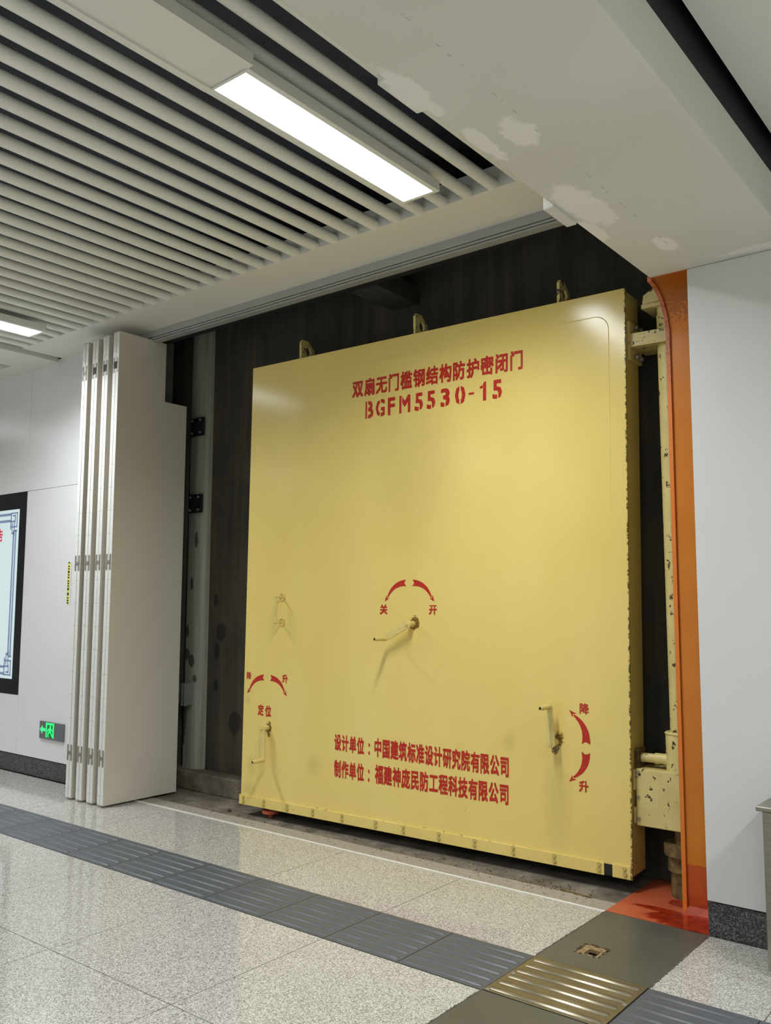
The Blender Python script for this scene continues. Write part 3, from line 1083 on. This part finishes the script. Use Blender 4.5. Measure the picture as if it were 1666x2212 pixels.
# ---- cranks
def crank(u, z, du, dz, d_hub, d_out, r=.0125):
    root = empty('crank', (sk(u, z), 0, z), 0, leaf)
    hub = MB().cyl((0, .01, 0), (0, -d_hub + .008, 0), .019, n=18)
    obj('hub', hub, 'crankpaint', root)
    L = math.hypot(du, dz)
    ex, ez = du / L, dz / L
    px, pz = -ez, ex
    ar = []
    wA = .0195
    for k in range(9):
        a = PI / 2 + PI * k / 8
        ar.append((wA * 1.25 * (ex * math.cos(a) + px * math.sin(a)), wA * 1.25 * (ez * math.cos(a) + pz * math.sin(a))))
    for k in range(9):
        a = -PI / 2 + PI * k / 8
        ar.append((du + wA * .8 * (ex * math.cos(a) + px * math.sin(a)), dz + wA * .8 * (ez * math.cos(a) + pz * math.sin(a))))
    obj('arm', MB().prism(ar, -d_hub, -d_hub + .010, 'y'), 'crankpaint', root, bevel=.0015)
    obj('hub_nut', MB().cyl((0, -d_hub - .008, 0), (0, -d_hub, 0), .009, n=12), 'crankpaint', root)
    g_ = MB().cyl((du, -d_hub - .004, dz), (du, -d_out, dz), r, n=16)
    g_.cyl((du, -d_hub + .001, dz), (du, -d_hub - .006, dz), r * 1.25, n=16)
    obj('grip', g_, 'crankpaint', root)
    obj('grip_end', MB().cyl((du, -d_out - .001, dz), (du, -d_out + .0005, dz), r * .6, n=12), 'hinge_dark', root)
    return root


crank(-1.339, 1.308, -.165, -.09, .065, .165)
crank(-2.520, .595, .015, -.205, .055, .15)
crank(-.408, .702, -.005, .190, .065, .17)
# pull handle
ph = empty('pull_handle', (sk(-2.412, 1.39), 0, 1.385), 0, leaf)
for z in (-.083, .085):
    hb = MB()
    hb.cyl((0, -.002, z), (0, -.060, z), .0065, n=12)
    hb.sph((0, -.062, z), .0125, 12)
    # rose ring
    rr_ = .024
    for k in range(16):
        a, b = 2 * PI * k / 16, 2 * PI * (k + 1) / 16
        hb.cyl((rr_ * math.cos(a), -.002, z + rr_ * math.sin(a)), (rr_ * math.cos(b), -.002, z + rr_ * math.sin(b)), .0045, n=6, caps=False)
    obj('mount', hb, 'crankpaint', ph)
obj('grip_bar', MB().cyl((0, -.062, -.083), (0, -.062, .085), .009, n=14), 'crankpaint', ph)
# jacking foot under the leaf
jf = MB().cyl((0, 0, .028), (0, 0, .05), .06, n=24).cyl((0, 0, .0), (0, 0, .028), .018, n=12).cyl((0, 0, .05), (0, 0, .07), .03, n=12)
obj('jack_foot', jf, 'sill', leaf, loc=(-2.525, .06, .0))

# ---- hinge hardware on the right edge (world offsets from the leaf's corner)
hg = empty('pivot_post', (-1.62, 4.425, 0))
tag(hg, 'cream chipped steel pivot post with hinge arms between yellow door and orange frame', 'hinge post')
hx, hy = 1.62, -4.425
obj('post', MB().cyl((-.004, 0, .36), (-.016, 0, 3.0), .054, n=24), 'cream', hg)
obj('sleeve', MB().cyl((0, 0, .60), (0, 0, .79), .083, n=28).cyl((0, 0, .79), (0, 0, .797), .088, .08, n=28), 'cream', hg)
ua = MB().prism([(-1.810 + hx, 2.862), (-1.810 + hx, 2.788), (-1.60 + hx, 2.785), (-1.56 + hx, 2.785), (-1.56 + hx, 2.858), (-1.60 + hx, 2.858)], 4.345 + hy, 4.56 + hy, 'y')
obj('upper_arm', ua, 'cream', hg, bevel=.004)
obj('upper_plate', B(-1.824 + hx, -1.808 + hx, 4.34 + hy, 4.50 + hy, 2.72, 2.93), 'cream', hg, bevel=.002)
for y in (4.40, 4.46):
    for z in (2.745, 2.905):
        obj('bolt', MB().cyl((-1.808 + hx, y + hy, z), (-1.784 + hx, y + hy, z), .012, n=6), 'hinge', hg)
obj('collar', MB().cyl((0, 0, 2.86), (0, 0, 2.885), .06, n=20), 'cream', hg)
lb = B(-1.838 + hx, -1.55 + hx, 4.345 + hy, 4.52 + hy, .325, .606)
obj('gear_box', lb, 'cream', hg, bevel=.004)
obj('lower_plate', B(-1.848 + hx, -1.838 + hx, 4.335 + hy, 4.5 + hy, .50, .60), 'cream', hg)
obj('lower_plate', B(-1.848 + hx, -1.838 + hx, 4.335 + hy, 4.5 + hy, .335, .415), 'cream', hg)
for z in (.585, .465, .36):
    obj('bolt', MB().cyl((-1.826 + hx, 4.338 + hy, z), (-1.826 + hx, 4.346 + hy, z), .008, n=10), 'hinge', hg)
obj('link_pin', MB().cyl((-1.825 + hx, 4.40 + hy, .655), (-1.755 + hx, 4.405 + hy, .655), .023, n=16).cyl((-1.755 + hx, 4.405 + hy, .655), (-1.69 + hx, 4.41 + hy, .655), .028, n=16), 'cream', hg)
obj('pin_lug', B(-1.845 + hx, -1.825 + hx, 4.36 + hy, 4.45 + hy, .60, .70), 'rusty', hg, bevel=.003)
obj('pivot_shaft', MB().cyl((0, 0, .25), (0, 0, .37), .052, n=20), 'rusty', hg)
obj('pivot_flange', MB().cyl((0, 0, .205), (0, 0, .255), .105, n=28).cyl((0, 0, .13), (0, 0, .205), .088, n=28).cyl((0, 0, .0045), (0, 0, .13), .075, n=20), 'rusty', hg)
ub = MB().prism([(-1.745 + hx, 3.008), (-1.56 + hx, 3.018), (-1.56 + hx, 3.115), (-1.655 + hx, 3.105), (-1.738 + hx, 3.058)], 4.36 + hy, 4.6 + hy, 'y')
obj('upper_bearing', ub, 'cream', hg, bevel=.003)
obj('bearing_plate', B(-1.748 + hx, -1.56 + hx, 4.355 + hy, 4.6 + hy, 2.985, 3.008), 'cream', hg, bevel=.002)

# ================================================================== FOLDED WHITE PANELS
fd = empty('folding_screen', (-5.7, 4.0, 0))
tag(fd, 'stack of eight tall white folding door panels pushed together beside the yellow door', 'folding door')
edges = [-5.458, -5.590, -5.724, -5.856]
TH = .0375
YF, YD, YU, ZN = 3.692, 4.325, 4.115, 2.968


def fpanel(xr_, z0, z1, dy):
    poly = [(YF + dy - 4.0, z0), (YD + dy - 4.0, z0), (YD + dy - 4.0, ZN), (YU + dy - 4.0, ZN), (YU + dy - 4.0, z1), (YF + dy - 4.0, z1)]
    return obj('panel', MB().prism(poly, xr_ - TH + .001 + 5.7, xr_ - .001 + 5.7, 'x'), 'folding', fd, bevel=.0015)


hinge_zs = (3.172, 1.720, .335)
for k, xr_ in enumerate(edges):
    for j in range(2):
        xx = xr_ - j * (TH + .0015)
        dy = random.uniform(-.002, .002)
        pn = fpanel(xx, .012, 3.425 - .004 * k, dy)
        x0, x1 = xx - TH + 5.7, xx + 5.7
        yy = YF + dy - 4.0
        obj('edge_profile', B(x0 + .003, x1 - .002, yy - .0012, yy + .001, .02, 3.415 - .004 * k), 'edge_alu', pn)
        dm = MB()
        z = .08
        cx_ = (x0 + x1) / 2 + (.004 if j else -.004)
        while z < 3.38:
            if min(abs(z - hz) for hz in hinge_zs) > .1:
                dm.cyl((cx_, yy - .0022, z), (cx_, yy - .001, z), .0028, n=8)
            z += .168
        tag(obj('screws', dm, 'seam', pn), kind='stuff')
        for hi, hz in enumerate(hinge_zs):
            sx_ = (x0 + x1) / 2 + (.002 if j == 0 else -.002)
            sl = MB()
            pts = [(sx_ + .0095 * math.cos(PI * a / 8), hz + .050 + .0095 * math.sin(PI * a / 8)) for a in range(9)] + [(sx_ + .0095 * math.cos(PI + PI * a / 8), hz - .050 + .0095 * math.sin(PI + PI * a / 8)) for a in range(9)]
            sl.prism(pts, yy - .0026, yy - .0005, 'y')
            hl = obj('hinge_leaf', sl, 'hinge', pn)
    # bridging knuckle between the two panels of a pair
        if j == 1:
            for hi, hz in enumerate(hinge_zs):
                cxx = x1 + .0008
                cover = hi == 0 and k < 3
                obj('hinge_knuckle', B(cxx - .020, cxx + .020, yy - (.006 if cover else .005), yy - .0025, hz - (.026 if cover else .012), hz + (.026 if cover else .012)), 'hinge_dark' if cover else 'hinge', pn, bevel=.002)

# ================================================================== THINGS ON THE LEFT WALL
sg_ = empty('wall_screen', (-7.9, 3.985, 1.5))
tag(sg_, 'lit wall screen in a black frame, cut by the left photo edge', 'screen')
ax = 7.9
x1 = -7.186 + ax
x0 = -8.75 + ax
obj('bezel', MB().box(x0, x1, -.004, .015, .6445 - 1.5, 2.3895 - 1.5), 'blackglass', sg_)
dx0, dx1, dz0, dz1 = -8.64 + ax, -7.292 + ax, .768 - 1.5, 2.244 - 1.5
obj('display', B(dx0, dx1, -.0055, -.004, dz0, dz1), 'display', sg_)
fr = MB()


def fb(xa, xb, za, zb):
    fr.box(xa + ax, xb + ax, -.0068, -.0055, za - 1.5, zb - 1.5)


for sgn in (1, -1):
    zc = 1.506
    Z = lambda a, b: (min(zc + sgn * a, zc + sgn * b), max(zc + sgn * a, zc + sgn * b))
    fb(-8.5, -7.425, *Z(.708, .686))
    fb(-8.5, -7.425, *Z(.650, .628))
    for s_ in ((-7.435, -7.318, .712, .700), (-7.435, -7.318, .590, .578), (-7.332, -7.318, .712, .580), (-7.365, -7.352, .690, .620), (-7.40, -7.352, .690, .676), (-7.435, -7.420, .712, .56), (-7.435, -7.365, .640, .626), (-7.375, -7.362, .640, .50), (-7.41, -7.362, .535, .52), (-7.41, -7.398, .62, .52), (-7.362, -7.318, .555, .54)):
        fb(s_[0], s_[1], *Z(s_[2], s_[3]))
fb(-7.349, -7.329, .96, 2.06)
fb(-7.386, -7.364, .96, 2.06)
obj('fretwork_border', fr, 'fret', sg_)
gl = MB()
put_glyph(gl, '告', -7.665 + ax, 1.965 - 1.5, .105, .115, -.0062, .02)
me = flat_mesh(gl, 'red_character')
me.materials.append(M['screenred'])
obj('red_character', me, None, sg_)

ex_ = empty('exit_sign', (-6.622, 3.985, .389))
tag(ex_, 'small grey exit sign with glowing green arrow and running figure, low on the left wall', 'exit sign')
obj('sign_plate', B(-.179, .179, -.014, 0, -.07, .07), 'signgrey', ex_, bevel=.004, seg=3)
gd = MB()
yq = -.0155
def gb(xa, xb, za, zb, y=yq):
    gd.box(xa, xb, y, -.0138, za, zb)
X0, X1 = -.077, .038
gb(X0, X0 + .014, -.055, .062); gb(X1 - .014, X1, -.055, .062); gb(X0, X1, .048, .062)
obj('green_doorway', gd, 'green', ex_)
obj('dark_field', B(X0 + .014, X1 - .014, -.0148, -.0138, -.052, .048), 'green_dark', ex_)
fg = MB()
fg.cyl((-.012, -.0162, .034), (-.012, -.0145, .034), .010, n=14)
def limb(p, q, w_):
    (a, b), (c, d) = p, q
    L = math.hypot(c - a, d - b)
    nx, nz = -(d - b) / L * w_ / 2, (c - a) / L * w_ / 2
    fg.prism([(a + nx, b + nz), (c + nx, d + nz), (c - nx, d - nz), (a - nx, b - nz)], -.0162, -.0145, 'y')
limb((-.010, .026), (-.018, -.008), .018)
limb((-.012, .020), (-.045, .008), .009)
limb((-.045, .008), (-.050, -.006), .008)
limb((-.010, .018), (.016, .002), .009)
limb((-.020, -.004), (-.044, -.022), .011)
limb((-.044, -.022), (-.040, -.05), .010)
limb((-.014, -.004), (.004, -.024), .011)
limb((.004, -.024), (.020, -.044), .010)
obj('running_figure', fg, 'green', ex_)
aw = MB().prism([(-.165, .004), (-.132, .036), (-.132, .016), (-.088, .016), (-.088, -.008), (-.132, -.008), (-.132, -.03)], -.0155, -.0138, 'y')
obj('green_arrow', aw, 'green', ex_)

tpm = empty('striped_tape', (-6.482, 3.985, 1.583))
tag(tpm, 'vertical yellow and black striped tape with grey zigzag line beside it on the left wall', 'tape')
obj('yellow_band', B(-.014, .014, -.001, 0, -.174, .174), 'tapeyellow', tpm)
z = .168
for k, (off, h_) in enumerate([(0, .010), (.030, .010), (.050, .010), (.070, .020), (.099, .010), (.119, .012), (.149, .012), (.169, .012), (.189, .011), (.209, .020), (.248, .022), (.286, .010), (.305, .012), (.325, .012)]):
    obj('black_mark', B(-.0135 + .002, .0115, -.0018, -.001, .172 - off - h_, .172 - off), 'tapeblack', tpm)
zz = MB()  # thin light grey zigzag line next to the tape
n = 44
for k in range(n):
    za, zb = .172 - .344 * k / n, .172 - .344 * (k + 1) / n
    xa, xb = (.026, .046) if k % 2 == 0 else (.046, .026)
    zz.add([(xa, -.0008, za + .0012), (xb, -.0008, zb + .0012), (xb, -.0008, zb - .0012), (xa, -.0008, za - .0012)], [(0, 1, 2, 3)])
tag(obj('zigzag_line', flat_mesh(zz, 'zigzag_line'), 'lightgrey', tpm), kind='stuff')

# ================================================================== CABINET ON THE RIGHT
cb = empty('steel_cabinet', (-.6, 3.84, 0))
tag(cb, 'brushed stainless steel cabinet cut by the right edge of the photo', 'cabinet')
obj('body', B(-.45, .45, -.135, .14, .02, .622), 'steel', cb, bevel=.003)
obj('plinth', B(-.43, .43, -.12, .13, 0, .02), 'rubber', cb)
obj('top_lid', B(-.47, .47, -.155, .143, .624, .643), 'steel', cb, bevel=.005, seg=3)
obj('door_seam', B(.0, .003, -.1362, -.134, .04, .60), 'rubber', cb)

# ================================================================== CEILING LAMPS
def lamp(x, y0, y1, z, label, trough=True, grp=None):
    e_ = empty('ceiling_light', (x, y0, z))
    tag(e_, label, 'ceiling light', grp)
    L = y1 - y0
    w2 = .0875
    obj('diffuser', B(-w2, w2, 0, L, .0015, .006), 'lamp', e_)
    ld = bpy.data.lights.new('lamp_light', 'AREA')
    ld.shape = 'RECTANGLE'
    ld.size, ld.size_y = 2 * w2, L
    ld.energy = LAMP_W
    ld.color = (0.95, 0.985, 1.0)
    ld.spread = R(147)
    lo = bpy.data.objects.new('lamp_light', ld)
    lo.location = (0, L / 2, 0)
    lo.parent = e_
    col.objects.link(lo)
    hs = MB().box(-w2 - .028, -w2 - .001, -.012, L + .02, -.001, .05).box(w2 + .001, w2 + .028, -.012, L + .02, -.001, .05).box(-w2 - .001, w2 + .001, L + .001, L + .02, -.001, .05).box(-w2 - .001, w2 + .001, -.012, L + .001, .02, .05).box(-w2 - .001, w2 + .001, -.012, -.001, -.001, .02)
    obj('housing', hs, 'tube', e_, bevel=.001)
    if trough:
        tr = MB()
        y9 = -.014
        ya = -2.1
        tr.box(-w2 - .045, -w2 - .012, ya, y9, 0, .05).box(w2 + .024, w2 + .055, ya, y9, 0, .05).box(-w2 - .012, w2 + .024, ya, y9, .006, .05)
        tr.box(-w2 - .014, -w2 - .006, ya, y9, -.004, .006)
        obj('carrier_trough', tr, 'band', e_)
    return e_


lamp(-2.424, 2.082, 3.282, 3.402, 'bright rectangular ceiling lamp nearest the lintel, at the end of a white trough')
lamp(-5.963, 2.10, 3.31, 3.402, 'bright ceiling lamp at the far left end of the tubes, cut by the photo edge')
lamp(-9.50, 2.10, 3.31, 3.402, 'ceiling lamp farthest along the corridor beyond the left photo edge', grp=None)
lamp(1.115, 2.10, 3.31, 3.19, 'ceiling lamp under the right ceiling beyond the right photo edge', False)
for i, (x, z) in enumerate(((-2.424, 3.402), (-5.963, 3.402), (-9.5, 3.402), (1.115, 3.19))):  # lamp rows added out of view, so floor bounce brightens the ceiling
    for y, rn in ((-2.3, 'first'), (-5.2, 'second'), (-8.1, 'third')):
        lamp(x, y, y + 1.2, z, 'added unseen ceiling lamp, %s row behind the photographer, %s' % (rn, ('just left of the lintel', 'second left of the lintel', 'third left of the lintel', 'just right of the lintel')[i]), False, 'added unseen lamps that brighten the hall')
for y, rn in ((2.1, 'along the white right wall'), (-2.3, 'first row behind the photographer'), (-5.2, 'second row behind the photographer'), (-8.1, 'third row behind the photographer')):  # another unseen column of lamps, added for more light right of the lintel
    lamp(4.67, y, y + 1.2, 3.19, 'added unseen ceiling lamp, %s, second right of the lintel' % rn, False, 'added unseen lamps that brighten the hall')

# ================================================================== DEBRIS
db = MB()
def crumb(mb_, x, y, z, r, h_, n=6, st=1.0):
    ph_ = random.uniform(0, 6)
    mb_.prism([(x + st * r * random.uniform(.6, 1.3) * math.cos(ph_ + i * 2 * PI / n), y + r * random.uniform(.6, 1.3) * math.sin(ph_ + i * 2 * PI / n)) for i in range(n)], z, z + h_, 'z')
for k in range(140):
    x = random.uniform(-5.2, -1.9)
    crumb(db, x, random.uniform(4.02, 4.25), -.003, random.uniform(.0015, .006), random.uniform(.002, .005), 5)
for k in range(26):
    crumb(db, random.uniform(-2.35, -1.95), random.uniform(4.08, 4.24), -.003, random.uniform(.002, .006), random.uniform(.002, .004), 5, 1.4)
for k in range(6):
    crumb(db, -2.15 + k * .03, 4.14 - k * .004, -.003, random.uniform(.008, .014), random.uniform(.003, .006), 6, 1.8)
d_ = obj('crumbs', db, 'rusty')
tag(d_, 'loose rust crumbs and grit scattered on the recess floor under the yellow door', 'debris', None, 'stuff')
lf = MB()
for k in range(9):
    a = random.uniform(0, 6.28)
    lf.prism([(.0 + .03 * math.cos(a), .0 + .02 * math.sin(a)), (.012 * math.cos(a + 1.5), .012 * math.sin(a + 1.5)), (-.02 * math.cos(a), -.015 * math.sin(a)), (.01 * math.cos(a - 1.5), .01 * math.sin(a - 1.5))], .004 * k * .5, .004 * k * .5 + .003, 'z')
o = obj('dry_clod', lf, 'rusty', loc=(-4.72, 4.20, -.004))
tag(o, 'dark dry clod of dirt on the recess floor left of the yellow door', 'debris')
